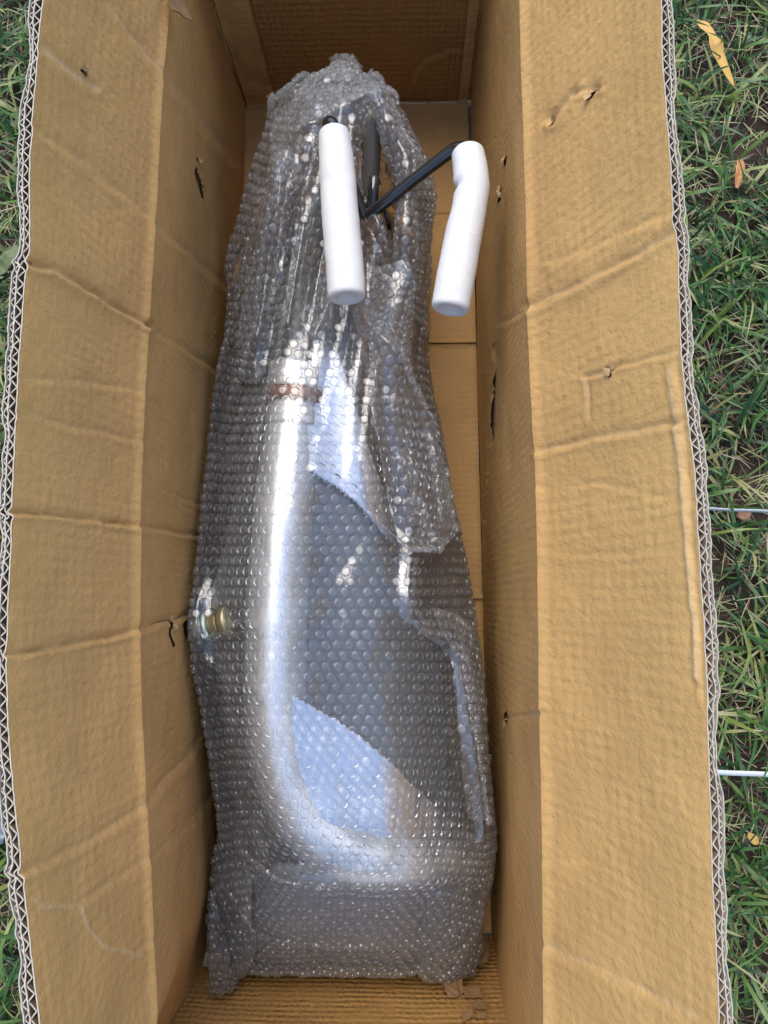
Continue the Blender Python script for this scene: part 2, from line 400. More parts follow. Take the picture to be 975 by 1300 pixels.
EL = curve_xz([(66, -120, ZE), (60, 0, ZE), (50, 100, ZE), (41, 200, ZE), (37, 322, ZE), (33, 332, ZE), (27, 430, ZE), (19, 650, ZE), (11, 830, ZE), (13, 920, ZE), (19, 1010, ZE), (29, 1110, ZE), (40, 1200, ZE), (53, 1300, ZE), (62, 1380, ZE)], [])
ER = curve_xz([(834, -120, ZE), (838, 0, ZE), (842, 100, ZE), (850, 200, ZE), (853, 290, ZE), (858, 302, ZE), (862, 445, ZE), (868, 520, ZE), (879, 600, ZE), (892, 800, ZE), (897, 900, ZE), (900, 1000, ZE), (904, 1150, ZE), (908, 1300, ZE), (910, 1380, ZE)], [])
def at(C, y, k=0):
    y = np.asarray(y, float); r = np.interp(y, C[:, 1], C[:, k])
    if k == 0:
        lo = y < C[0, 1]; hi = y > C[-1, 1]
        r = np.where(lo, C[0, 0] + (C[0, 1] - y) * (C[1, 0] - C[0, 0]) / (C[0, 1] - C[1, 1]) * -1 * -1 * .3, r)
        r = np.where(hi, C[-1, 0] + (y - C[-1, 1]) * (C[-1, 0] - C[-2, 0]) / (C[-1, 1] - C[-2, 1]) * .3, r)
    return r
def smooth_y(C, y, wdt=.012):
    return (at(C, y - wdt) + 2 * at(C, y) + at(C, y + wdt)) / 4
def xr(y): return XR + .018 * np.clip((YF - np.asarray(y, float)) / (YF - YN), 0, 1)
def wall_x(side, y, z):
    c = smooth_y(CL if side < 0 else CR, np.asarray(y)); b = XL if side < 0 else xr(y)
    t = np.clip(np.asarray(z) / ZC, 0, 1)
    return b + (c - b) * (t ** 1.0)

box = thing('cardboard_box', 'long open brown corrugated cardboard box with raised flaps standing on grass', 'box', ((XL + XR) / 2, (YF + YN) / 2, 0))

# creases and dents: photo polyline, depth (m, + is pushed in), half width in px, wear
CREASE = {
 'L': [([(36, 334), (70, 341), (122, 373), (190, 413)], .0045, 4.5, .15), ([(190, 413), (240, 447), (290, 480)], .0016, 4, .1),
       ([(50, 165), (120, 215), (192, 276), (250, 330), (300, 372)], .0014, 6, .1), ([(135, 0), (165, 40), (203, 84), (262, 160), (300, 205)], .0016, 7, .2),
       ([(55, 60), (90, 90), (120, 110)], .0014, 6, .5),
       ([(17, 650), (60, 653), (120, 661), (176, 667), (256, 680)], .0032, 3.6, .1), ([(8, 833), (60, 824), (120, 812), (170, 801), (205, 790), (240, 780)], .0034, 4, .15),
       ([(22, 1108), (60, 1094), (120, 1062), (185, 1022), (215, 985), (248, 945)], .0024, 6, .1), ([(100, 1146), (150, 1115), (190, 1090), (240, 1045), (272, 1003)], .0013, 6, .1),
       ([(28, 526), (90, 540), (185, 561)], .001, 5, .1), ([(30, 480), (100, 484), (185, 496)], .001, 5, .1),
       ([(38, 1140), (56, 1152), (103, 1151), (112, 1178), (132, 1202), (182, 1212)], -.0008, 2.2, .9), ([(175, 1205), (235, 1180), (262, 1150)], .0008, 4, .1), ([(205, 620), (250, 640)], .0008, 4, 0)],
 'R': [([(672, 388), (720, 366), (790, 330), (852, 297)], .0028, 6, .15), ([(684, 573), (750, 556), (862, 537)], .0022, 5, .2), ([(742, 480), (775, 469), (820, 456), (860, 446)], .0024, 2.6, .2),
       ([(746, 478), (748, 530)], .0008, 3, .3), ([(700, 332), (780, 300), (852, 268)], .001, 6, 0), ([(690, 1200), (760, 1228), (885, 1292)], .0016, 8, .2),
       ([(858, 455), (866, 520), (872, 600), (880, 690), (888, 800), (894, 890)], .0016, 3.4, .1), ([(850, 470), (858, 540), (866, 620), (878, 740), (886, 860)], -.0014, 5, .55),
       ([(700, 152), (718, 128), (728, 117)], .004, 7, .3), ([(728, 120), (745, 116), (760, 112)], .0022, 4, .2), ([(690, 430), (700, 400), (668, 250)], .0004, 6, 0),
       ([(628, 440), (626, 540), (616, 660)], .0022, 2.6, .1), ([(640, 410), (662, 396), (676, 390)], .0014, 4, .2), ([(690, 905), (640, 912)], .0018, 4, .4),
       ([(684, 620), (760, 612), (880, 640)], .0006, 5, 0), ([(690, 700), (800, 705)], .0006, 5, 0), ([(690, 1090), (760, 1095)], .0006, 6, 0)],
 'F': [([(520, 118), (523, 95), (540, 75), (572, 63), (600, 60)], .0028, 3.5, .1), ([(330, 75), (325, 115), (320, 128)], .003, 5, .1)],
}
TEAR = {
 'L': [[(248, 212), (250, 212), (251, 220), (255, 228), (257, 240), (259, 252), (257, 252), (253, 240), (249, 230), (247, 220)], [(249, 198), (253, 202), (252, 206), (249, 203)], [(217, 786), (220, 788), (217, 804), (223, 820), (220, 822), (214, 806)], [(232, 790), (243, 784), (241, 812), (235, 808)], [(101, 88), (104, 86), (112, 94), (109, 96)]],
 'R': [[(626, 480), (629, 470), (628, 520), (625, 560), (623, 540)], [(703, 160), (705, 154), (700, 152), (699, 157)], [(744, 124), (760, 112), (758, 118), (748, 128)], [(640, 200), (644, 196), (643, 208), (640, 212)], [(634, 240), (638, 238), (636, 254), (632, 262)], [(640, 905), (646, 902), (644, 920), (639, 914)], [(775, 470), (779, 468), (776, 480), (773, 481)]],
 'F': []}
LASTV = [None]
def panel(name, S, side, mat, inward, uv, thick=.0075, cut=True, rough_amp=.0006):
    """a board panel from a grid of inner-face points; creases and tears of the photograph are pressed in and cut out"""
    nv, nu, _ = S.shape
    N = grid_normals(S)
    if (N.reshape(-1, 3).mean(0) @ np.array(inward)) < 0: N = -N; flip = True
    else: flip = False
    Q = PIX(S.reshape(-1, 3)); disp = np.zeros(len(Q)); wear = np.zeros(len(Q))
    JX = np.array([[2.6 * nz(a * .045, b_ * .045, 1) + 1.0 * nz(a * .16, b_ * .16, 5), 2.6 * nz(a * .045, b_ * .045, 3) + 1.0 * nz(a * .16, b_ * .16, 8)] for a, b_ in Q])
    JA = np.array([.75 + .7 * nz(a * .03, b_ * .03, 9) for a, b_ in Q])
    for poly, dep, wd, wr in CREASE.get(side, []):
        dd, sd = seg_dist(Q + JX, poly)
        disp -= 1.25 * JA * (dep * np.exp(-(dd / wd) ** 1.25) - dep * .5 * np.exp(-((dd - wd * 1.5) / (wd * 1.0)) ** 2) * (sd > 0))
        wear = np.maximum(wear, wr * np.exp(-(dd / (wd * .55)) ** 2))
    f = S.reshape(-1, 3)
    disp += np.array([rough_amp * fbm(p[0] * 30 + 5, p[1] * 30, p[2] * 30, 3) + .0022 * nz(p[0] * 7, p[1] * 7, p[2] * 7 + 3) for p in f])
    V = f + N.reshape(-1, 3) * disp[:, None]
    mask = np.ones((nv - 1, nu - 1), bool); tears = []
    if cut:
        Qc = PIX(((S[:-1, :-1] + S[1:, 1:]) / 2).reshape(-1, 3))
        for poly in TEAR.get(side, []):
            hit = inside(Qc, poly).reshape(mask.shape)
            if hit.any(): mask &= ~hit; tears.append(poly)
    o = mesh(name, V, gfaces(nu, nv, mask, flip), mat, box, True, uv, {'wear': wear})
    # the board's other face, one board thickness behind
    st = 6; S2 = (S - N * thick)[::st, ::st]
    b = mesh('outer_liner', S2.reshape(-1, 3), gfaces(S2.shape[1], S2.shape[0], None, not flip), M_OUT, o)
    if tears:
        a = S - N * (thick * .45); pts = []
        for ti, poly in enumerate(tears):        # the corrugated core showing in each tear
            Q2 = PIX(a.reshape(-1, 3)).reshape(nv, nu, 2); c = np.mean(poly, 0); rad = max(np.ptp(np.array(poly), 0)) * .9
            hit = (np.hypot(Q2[..., 0] - c[0], Q2[..., 1] - c[1]) < rad)
            hm = hit[:-1, :-1] & hit[1:, 1:]
            idx = gfaces(nu, nv, hm)
            if len(idx):
                used, invx = np.unique(idx, return_inverse=True)
                mesh('torn_core', a.reshape(-1, 3)[used], invx.reshape(idx.shape), M_DARKGAP, o)
            # lifted paper along the lip of the tear
            rr = random.Random(ti + len(side)); 
            for q in range(2):
                i = rr.randrange(len(poly)); p0 = np.array(poly[i], float); p1 = np.array(poly[(i + 1) % len(poly)], float)
                k = np.argmin(np.hypot(*(Q - (p0 + p1) / 2).T)); c3 = V[k]; nn = N.reshape(-1, 3)[k]
                tt = np.cross(nn, [rr.gauss(0, 1), rr.gauss(0, 1), rr.gauss(0, 1)]); tt /= np.linalg.norm(tt); bb = np.cross(nn, tt)
                L = rr.uniform(.003, .0065); fv = []
                for ii in range(3):
                    for jj in range(3):
                        fv.append(c3 + tt * (jj - 1) * L * .5 * (1 + .4 * rr.random()) + bb * ii * L * .4 + nn * (.0006 + .0016 * ii ** 1.5 * rr.random()))
                mesh('paper_flake', fv, gfaces(3, 3), M_FIBRE, o, False)
    LASTV[0] = V.reshape(nv, nu, 3)
    return o
def side_panels(side, key, C, E):
    ys = np.linspace(YN, YF, 760); nz_ = 110
    cx = smooth_y(C, ys); base = np.full(len(ys), XL) if side < 0 else xr(ys)
    t = np.linspace(0, 1, nz_)
    X = base[:, None] + (cx - base)[:, None] * t[None, :]
    Z = .004 + (ZC - .004) * np.broadcast_to(t, X.shape)
    S = np.stack([X, np.broadcast_to(ys[:, None], X.shape), Z], -1)
    uv = np.stack([Z.ravel(), S[..., 1].ravel()], 1)
    panel('side_wall', S, key, M_CARD, (-side, 0, 0), uv)
    # flap
    ys2 = np.linspace(YN + .004, YF - .004, 760)
    cx = smooth_y(C, ys2); ex = smooth_y(E, ys2, .004)
    t = np.linspace(0, 1, 90)
    bulge = np.sin(t * math.pi) * .004
    X = cx[:, None] + (ex - cx)[:, None] * t[None, :] + side * bulge[None, :]
    zed = ZE + .003 * np.array([nz(y * 6, 2 + side) for y in ys2])
    Z = ZC + .0015 + (zed[:, None] - ZC) * t[None, :]
    # a rolled score line where the flap folds up from the wall
    X = X - side * .003 * np.exp(-(t / .03) ** 2)[None, :]
    S = np.stack([X, np.broadcast_to(ys2[:, None], X.shape), Z], -1)
    L = np.hypot(ex - cx, ZE - ZC).mean()
    uv = np.stack([np.broadcast_to(t * L + ZC, X.shape).ravel(), S[..., 1].ravel()], 1)
    fl = panel('flap', S, key, M_CARD, (-side, 0, .4), uv, thick=.0080)
    # the cut edge: two liners, a middle sheet and two rows of fluting
    d = S[:, -1] - S[:, -30]; top = LASTV[0][:, -1]; d /= np.linalg.norm(d, axis=1)[:, None]
    out = np.cross(d, np.array([0, 1.0, 0])); out *= np.sign(out[:, :1] * side); out /= np.linalg.norm(out, axis=1)[:, None]
    ny = 3600; yy = np.linspace(ys2[0], ys2[-1], ny)
    it = lambda A: np.stack([np.interp(yy, ys2, A[:, k]) for k in range(3)], 1)
    T, D, O = it(top), it(d), it(out)
    crush = 1 - .42 * np.clip(np.array([fbm(y * 17, 3 * side, 1, 4) for y in yy]) * 1.7, -.25, 1)
    def ribbon(off, thick, depth, name, mat, raise_=0.0, jag=0.0):
        jg = np.array([jag * fbm(y * 160, off[0] * 900 if hasattr(off, '__len__') else off * 900, side, 2) for y in yy]) if jag else 0
        c = T + O * np.broadcast_to(off, ny)[:, None] + D * (raise_ + np.broadcast_to(jg, ny))[:, None]
        tang = np.gradient(c, axis=0); tang /= np.linalg.norm(tang, axis=1)[:, None]
        nn = np.cross(tang, D); nn /= np.linalg.norm(nn, axis=1)[:, None]
        V = np.stack([c - nn * thick / 2, c + nn * thick / 2, c + nn * thick / 2 - D * depth, c - nn * thick / 2 - D * depth], 1).reshape(-1, 3)
        a = (np.arange(ny - 1) * 4)[:, None]
        F = np.concatenate([a + np.array([k, (k + 1) % 4, (k + 1) % 4 + 4, k + 4]) for k in (0, 1, 3)], 0)
        r_ = mesh(name, V, F, M_CUT, fl, False); r_.data.materials.append(mat); r_.data.polygons.foreach_set('material_index', np.repeat([0, 1, 1], ny - 1).astype(np.int32)); r_.data.update()
    mid = .0046 * crush; outl = .0080 * crush; SH_ = .0016
    ph = np.cumsum(np.full(ny, yy[1] - yy[0])) / .0094 * 2 * math.pi + np.array([2.2 * nz(y * 25, 8) + 1.2 * nz(y * 70, 3) for y in yy])
    tri = np.arcsin(np.sin(ph) * .97) / 1.35
    tri2 = np.arcsin(np.sin(ph * 1.18 + 1) * .97) / 1.35
    ribbon(np.full(ny, .0007), .0009, .002, 'liner_edge', M_KRAFT, .0004, .0006)
    ribbon(mid + SH_, .0010, .012, 'middle_liner', M_CARDP, .0004, .0010)
    ribbon(outl + SH_, .0008, .150, 'outer_sheet', M_OUT, .0006, .0008)
    ribbon(mid * .52 + SH_ + tri * mid * .42, .00085, .008, 'fluting', M_CARDP, -.0002, .0012)
    ribbon((mid + outl) / 2 + SH_ + tri2 * (outl - mid) * .42, .00085, .015, 'fluting', M_CARDP, -.0004, .0012)
    return fl
flapL = side_panels(-1, 'L', CL, EL)
flapR = side_panels(1, 'R', CR, ER)
def end_panel(y, sgn, key):
    nx, nzz = 170, 190; x = np.linspace(XL - .004, float(xr(y)) + .004, nx); z = np.linspace(.003, ZC, nzz)
    X, Z = np.meshgrid(x, z); Y = np.full_like(X, y) + sgn * .006 * np.sin(np.clip((X - XL) / BOXW, 0, 1) * math.pi) * (Z / ZC)
    S = np.stack([X, Y, Z], -1)
    return panel('end_wall', S, key, M_CARDW, (0, -sgn, 0), np.stack([X.ravel() + 3, Z.ravel()], 1))
endF = end_panel(YF, 1, 'F'); endN = end_panel(YN, -1, 'N')
def board(name, quad, thick, mat, parent, n=(14, 40), amp=.0012, seed=0, nrm=None):
    """a loose board tab: quad corners a,b,c,d, pushed out along its normal"""
    a, b, c, d = [np.array(q, float) for q in quad]; nu, nv = n
    u = np.linspace(0, 1, nu); v = np.linspace(0, 1, nv)
    S = (a * 1.0)[None, None] + (b - a) * u[None, :, None] + ((d - a)[None, None] * v[:, None, None]) + (c - b - d + a) * (u[None, :, None] * v[:, None, None])
    N = grid_normals(S); N0 = N.mean((0, 1))
    if nrm is not None and N0 @ np.array(nrm) < 0: N = -N
    k = np.array([[amp * fbm(p[0] * 40, p[1] * 40 + seed, p[2] * 40, 3) for p in r] for r in S])
    A = S + N * (thick + k[..., None]); B = S + N * .0005
    V = np.concatenate([A.reshape(-1, 3), B.reshape(-1, 3)]); F = [tuple(f) for f in gfaces(nu, nv)]
    per = [j for j in range(nu)] + [i * nu + nu - 1 for i in range(1, nv)] + [(nv - 1) * nu + j for j in range(nu - 2, -1, -1)] + [i * nu for i in range(nv - 2, 0, -1)]
    o_ = nu * nv
    for p, q in zip(per, per[1:] + per[:1]): F.append((p, q, q + o_, p + o_))
    uvs = np.stack([V @ ((b - a) / np.linalg.norm(b - a)), V @ ((d - a) / np.linalg.norm(d - a))], 1)
    return mesh(name, V, F, mat, parent, True, uvs, {'wear': np.zeros(len(V))})
# corner tabs lapped over the far wall, floor boards with their joints
board('corner_tab', [(XL + .004, YF - .001, .006), (XL + .052, YF - .001, .006), (XL + .050, YF + .004, ZC - .01), (XL + .004, YF + .004, ZC - .01)], .006, M_CARD, box, nrm=(0, -1, 0), amp=.004)
board('corner_tab', [(XR - .020, YF - .001, .006), (XR - .005, YF - .001, .006), (XR - .005, YF + .004, ZC - .01), (XR - .017, YF + .004, ZC - .01)], .004, M_CARD, box, nrm=(0, -1, 0), amp=.002)
yj = [YF - .003, P(575, 272, 0)[1], P(575, 437, 0)[1], P(575, 760, 0)[1], YN + .003]
for k in range(4):
    board('floor_board', [(XL - .003, yj[k + 1] + .0005, 0), (float(xr(yj[k + 1])) - .001 - .003 * (k == 0), yj[k + 1] + .0005, 0), (float(xr(yj[k])) - .001 - .003 * (k == 0), yj[k] - .0005, 0), (XL - .003, yj[k] - .0005, 0)], .004 + .002 * (k % 2), M_CARD, box, n=(40, 40), nrm=(0, 0, 1), amp=.0016, seed=k)
# torn scraps in the near right corner and at the left rim
def scrap(name, px, py, z, size, seed, mat, parent, up=(0, .3, 1)):
    r = random.Random(seed); c = P(px, py, z); n = Vector(up) + Vector((r.gauss(0, .5), r.gauss(0, .5), 0)); n.normalize()
    t = n.orthogonal(); t.rotate(Matrix.Rotation(r.uniform(0, 6.28), 3, n)); b = n.cross(t); V = []
    for i in range(5):
        for j in range(4):
            q = t * (i / 4 - .5) * size * (1.3 + .3 * r.random()) + b * (j / 3 - .5) * size * (.8 + .5 * r.random()) + n * (size * .35 * (i / 4) ** 2 + size * .1 * r.random())
            V.append(c + np.array(q))
    o = mesh(name, V, gfaces(4, 5), mat, parent, False); md = o.modifiers.new('thick', 'SOLIDIFY'); md.thickness = .0011
    return o
for k, (a, b_, z, s) in enumerate([(573, 1258, .10, .016), (584, 1254, .10, .014), (566, 1248, .10, .012), (600, 1262, .09, .017), (608, 1278, .10, .012), (595, 1290, .10, .012), (612, 1290, .12, .010)]):
    yb = YN + .006; zz = None
    # put each scrap on the near wall itself
    v = CAM @ np.array([(a - CXP) / FPX, -(b_ - CYP) / FPX, -1.0]); t_ = (yb - EYE[1]) / v[1]; pz = EYE[2] + v[2] * t_
    scrap('torn_scrap', a, b_, max(.01, pz), s * .62, k + 4, M_TORN, endN, up=(0, 1, .4))
scrap('torn_scrap', 222, 3, ZC + .006, .016, 31, M_TORN, flapL, up=(.8, 0, .6))

# ------------------------------------------------------------------ bubble wrap bag (control rows: py, then px,z from left foot to right foot)
ROWS = [
 # py   left edge    l.shoulder               crest                          r.shoulder   right edge
 (94, (394, .235), (402, .262), (414, .282), (432, .290), (448, .288), (464, .268), (474, .240)),
 (110, (372, .250), (380, .290), (400, .312), (428, .320), (454, .318), (474, .300), (492, .262)),
 (150, (353, .215), (364, .275), (386, .315), (420, .332), (450, .330), (480, .305), (514, .250)),
 (220, (324, .180), (340, .245), (370, .295), (412, .318), (455, .312), (505, .285), (544, .215)),
 (300, (303, .170), (321, .230), (355, .280), (400, .302), (450, .302), (505, .275), (541, .190)),
 (400, (290, .175), (309, .230), (345, .278), (385, .300), (432, .298), (490, .275), (536, .185)),
 (500, (278, .190), (299, .245), (336, .292), (372, .312), (424, .300), (490, .276), (546, .185)),
 (600, (266, .212), (288, .262), (326, .300), (362, .318), (420, .302), (500, .276), (564, .185)),
 (700, (256, .238), (280, .275), (318, .305), (352, .320), (415, .302), (515, .272), (586, .180)),
 (800, (246, .266), (272, .288), (312, .308), (345, .320), (415, .302), (520, .272), (603, .180)),
 (900, (261, .232), (285, .272), (313, .302), (345, .316), (420, .300), (530, .272), (611, .180)),
 (1000, (277, .200), (298, .250), (330, .292), (366, .308), (440, .298), (540, .270), (620, .180)),
 (1060, (283, .186), (304, .238), (342, .286), (392, .304), (450, .298), (545, .270), (625, .180)),
 (1110, (277, .175), (302, .222), (347, .266), (402, .284), (460, .284), (550, .262), (623, .175)),
 (1160, (271, .165), (297, .205), (346, .242), (402, .254), (460, .254), (548, .238), (612, .165)),
 (1205, (268, .150), (295, .180), (345, .208), (400, .214), (460, .212), (540, .200), (602, .150)),
 (1234, (272, .135), (300, .155), (345, .168), (400, .166), (460, .164), (532, .158), (592, .130)),
]
def bag_grid():
    G = []
    for py, *cs in ROWS:
        dy = {94: (20, 9, 3, 0, 3, 9, 20), 110: (13, 5, 1, 0, 1, 5, 13), 150: (6, 2, 0, 0, 0, 2, 6)}.get(py, (0,) * 7)   # the rounded end of the bag
        pts = [P(px, py + e, z) for (px, z), e in zip(cs, dy)]
        a = pts[0].copy(); a[0] += .030; a[2] = .02
        b = pts[-1].copy(); b[0] -= .006; b[2] = .02
        G.append([a] + pts + [b])
    first = [p.copy() for p in G[0]]
    for p in first: p[1] += .008; p[2] = max(.02, p[2] * .45)
    last = [p.copy() for p in G[-1]]
    for p in last: p[1] = max(p[1] + .004, YN + .02); p[2] = .02
    return np.array([first] + G + [last])
def clampx(V):
    lo = wall_x(-1, V[..., 1], V[..., 2]) + .007; hi = wall_x(1, V[..., 1], V[..., 2]) - .008
    V[..., 0] = np.minimum(np.maximum(V[..., 0], lo), hi)
    V[..., 1] = np.clip(V[..., 1], YN + .012, YF - .010); V[..., 2] = np.maximum(V[..., 2], .008)
    return V
RIDGE = [([(468, 405), (498, 470), (538, 540), (552, 600), (560, 668)], .016, 8), ([(560, 672), (540, 700), (516, 702), (512, 770), (528, 792), (560, 815), (577, 835), (581, 862), (590, 920), (602, 990), (608, 1070)], .012, 7),
         ([(402, 596), (450, 632), (500, 678), (524, 700)], .006, 6), ([(398, 430), (440, 330), (446, 200)], .006, 9), ([(470, 280), (492, 345), (520, 420)], .015, 9),
         ([(356, 130), (362, 240), (345, 330), (330, 430)], .013, 9), ([(395, 190), (390, 300), (372, 420)], .012, 9), ([(330, 250), (318, 360), (305, 440)], .006, 7),
         ([(262, 812), (290, 806), (318, 786)], .005, 5), ([(290, 1120), (330, 1180), (420, 1196), (480, 1190)], .006, 6), ([(312, 1075), (350, 1105), (410, 1118), (560, 1112)], .006, 7),
         ([(262, 840), (310, 860), (330, 880)], .004, 6), ([(440, 140), (478, 118), (500, 128)], .007, 6), ([(380, 170), (420, 145), (470, 125)], .006, 6)]
NU, NV = 260, 420
def crumple(S, amp=1.0, seed=0):
    N = grid_normals(S)
    if N[..., 2].mean() < 0: N = -N
    f = S.reshape(-1, 3); Q = PIX(f); d = np.zeros(len(f))
    for k, p in enumerate(f):
        # tight pleats hang from the gathered neck; further down the film lies in soft facets
        pl = max(0.0, min(1.0, (p[1] - .10) / .30)) * (1 - .75 * max(0.0, min(1.0, (p[1] - .42) / .2)))
        d[k] = .0030 * nz(p[0] * 16 + seed, p[1] * 10, p[2] * 16) + (.0020 if p[1] < .4 else .001) * nz(p[0] * 45, p[1] * 30, p[2] * 45 + seed) + .0005 * nz(p[0] * 120, p[1] * 120, p[2] * 120)
        d[k] += pl * .011 * (abs(nz((p[0] - .02) * 30 / (1.15 - p[1]), p[1] * 3.0, p[2] * 18 + 9 + seed)) * 2 - .5)
    d *= amp
    for poly, h, wd in RIDGE:
        dd, sd = seg_dist(Q, poly)
        d += h * np.exp(-np.abs(dd) / wd)
    return S + N * d.reshape(S.shape[:2])[..., None]
def unit_bubble(seg=9, r=.0053, h=.0031):
    prof = [(1.0, -.08), (.985, .80), (.88, 1.0), (.66, 1.01)]
    V = []; F = []
    for pr, ph in prof:
        for q in range(seg):
            a = 2 * math.pi * q / seg; V.append((pr * r * math.cos(a), pr * r * math.sin(a), ph * h))
    V.append((0, 0, h * 1.015)); 
    for k in range(3):
        for q in range(seg):
            q2 = (q + 1) % seg; F.append((k * seg + q, k * seg + q2, (k + 1) * seg + q2, (k + 1) * seg + q))
    for q in range(seg): F.append((3 * seg + q, 3 * seg + (q + 1) % seg, 4 * seg))
    return np.array(V), F
def lattice(S, mask, pitch=.0127, flip=1, j0=None):
    """bubble centres, normals and a tangent, laid out in hexagonal rows over the sheet"""
    nv, nu, _ = S.shape; N = grid_normals(S)
    if N[..., 2].mean() < 0: N = -N
    jc = nu // 2 if j0 is None else j0
    seg = np.linalg.norm(np.diff(S[:, jc], axis=0), axis=1); cv = np.concatenate([[0], np.cumsum(seg)])
    out = []; r = 0
    for v in np.arange(pitch / 2, cv[-1], pitch * .866):
        i = np.interp(v, cv, np.arange(nv)); i0 = int(min(nv - 2, i)); f = i - i0
        line = S[i0] * (1 - f) + S[i0 + 1] * f; nl = N[i0] * (1 - f) + N[i0 + 1] * f
        cu = np.concatenate([[0], np.cumsum(np.linalg.norm(np.diff(line, axis=0), axis=1))]); c0 = cu[jc]
        k0 = int(-c0 / pitch) - 1; k1 = int((cu[-1] - c0) / pitch) + 1
        for k in range(k0, k1 + 1):
            s = c0 + (k + .5 * (r % 2)) * pitch
            if s < .003 or s > cu[-1] - .003: continue
            j = np.interp(s, cu, np.arange(nu)); j_ = int(min(nu - 2, j)); g = j - j_
            if not mask[min(i0, nv - 2), j_]: continue
            p = line[j_] * (1 - g) + line[j_ + 1] * g; n = nl[j_] * (1 - g) + nl[j_ + 1] * g; n /= np.linalg.norm(n)
            t = line[j_ + 1] - line[j_]; t = t - n * (t @ n); t /= np.linalg.norm(t)
            p = p + t * .0022 * nz(p[0] * 22, p[1] * 22, 2)
            out.append((p, n, t))
        r += 1
    return out
wrap = thing('bubble_wrap', 'clear crinkled bubble wrap bag round the silver frame inside the box', 'bubble wrap', P(440, 700, .02))
BUBBLES = []
def sheet(name, S, mask, bubbles=True, mat=M_FILM, pitch=.0127):
    nv, nu, _ = S.shape
    N = grid_normals(S); fl = N[..., 2].mean() < 0
    o = mesh(name, S.reshape(-1, 3), gfaces(nu, nv, mask, fl), mat, wrap)
    if bubbles: BUBBLES.extend(lattice(S, mask, pitch))
    return o
BG = bag_grid()
SB0 = grid_eval(BG, NU, NV)
SB = clampx(crumple(SB0.copy()))
Qc = PIX(((SB[:-1, :-1] + SB[1:, 1:]) / 2).reshape(-1, 3))
HOLE = [(474, 142), (483, 178), (500, 218), (518, 248), (526, 275), (516, 302), (502, 322), (490, 290), (474, 268), (466, 262), (459, 225), (456, 182), (462, 160)]
cz = ((SB[:-1, :-1] + SB[1:, 1:]) / 2)[..., 2].reshape(-1)
mB = ~(inside(Qc, HOLE) & (cz > .15)).reshape(NV - 1, NU - 1)
TEARW = [(246, 776), (262, 772), (282, 780), (290, 796), (276, 806), (256, 812), (245, 800)]
sheet('film', SB, mB)
def patch(rows, nu, nv, amp, seed, name, bubbles=True, mat=M_FILM):
    G = np.array([[P(*c) for c in r] for r in rows]); S = grid_eval(G, nu, nv)
    S = clampx(crumple(S, amp, seed))
    return sheet(name, S, np.ones((nv - 1, nu - 1), bool), bubbles, mat)
# the loop of wrap beside the handlebar, the gathered tail, the ears at the foot of the bag
_n0 = grid_normals(SB0); _n0 = _n0 if _n0[..., 2].mean() > 0 else -_n0
SI = clampx(crumple(SB0 - _n0 * .013, 1.3, 77)); Qi = PIX(((SB0[:-1, :-1] + SB0[1:, 1:]) / 2).reshape(-1, 3))
LAY1 = [(300, 90), (520, 90), (455, 150), (455, 290), (500, 330), (540, 300), (550, 460), (590, 690), (540, 690), (470, 500), (400, 430), (320, 470), (240, 520)]
LAY2 = [(240, 1010), (310, 1060), (340, 1105), (560, 1120), (600, 1060), (640, 1060), (640, 1260), (240, 1260)]
mi = ((inside(Qi, LAY1) | inside(Qi, LAY2)) & (cz > .06)).reshape(NV - 1, NU - 1) & mB
sheet('inner_layer', SI, mi, False, M_INNER)
patch([[(470, 128, .325), (480, 118, .33), (492, 116, .30)], [(478, 160, .325), (496, 152, .335), (516, 160, .27)], [(490, 205, .315), (518, 198, .325), (538, 206, .24)],
       [(503, 250, .30), (530, 246, .31), (547, 252, .20)], [(500, 292, .30), (524, 296, .30), (545, 300, .19)], [(502, 330, .295), (522, 350, .285), (541, 360, .18)], [(510, 380, .28), (524, 400, .27), (537, 420, .17)]], 50, 110, 1.1, 5, 'loop_of_film')
patch([[(412, 106, .296), (424, 103, .312), (448, 103, .314), (462, 108, .296)], [(415, 92, .275), (424, 88, .295), (446, 86, .295), (460, 92, .275)], [(420, 80, .265), (428, 77, .28), (446, 76, .28), (455, 82, .265)], [(418, 74, .262), (428, 68, .272), (443, 67, .272), (456, 76, .262)]], 50, 44, .9, 9, 'gathered_tail')
patch([[(283, 1040, .20), (288, 1042, .215), (300, 1046, .225)], [(272, 1085, .19), (284, 1080, .215), (306, 1078, .235)], [(271, 1130, .185), (286, 1126, .215), (320, 1120, .255)],
       [(268, 1170, .18), (290, 1172, .195), (324, 1172, .24)], [(266, 1215, .18), (292, 1222, .185), (322, 1216, .21)], [(268, 1256, .185), (286, 1252, .18), (312, 1240, .18)]], 50, 90, 2.6, 13, 'folded_corner')
patch([[(267, 1130, .185), (272, 1128, .205), (277, 1135, .18)], [(265, 1175, .185), (273, 1170, .21), (284, 1180, .18)], [(264, 1222, .19), (276, 1218, .21), (294, 1228, .18)], [(267, 1263, .19), (281, 1263, .20), (302, 1254, .18)]], 36, 60, 1.8, 23, 'folded_corner')
patch([[(520, 1120, .245), (560, 1116, .25), (600, 1124, .215), (618, 1130, .16)], [(528, 1160, .235), (562, 1158, .245), (600, 1165, .205), (612, 1170, .15)], [(530, 1200, .205), (562, 1202, .215), (596, 1206, .18), (606, 1206, .13)],
       [(534, 1226, .175), (560, 1236, .175), (586, 1238, .15), (598, 1232, .11)], [(545, 1240, .13), (562, 1248, .12), (580, 1247, .11), (590, 1240, .09)]], 70, 90, 3.0, 31, 'folded_corner')
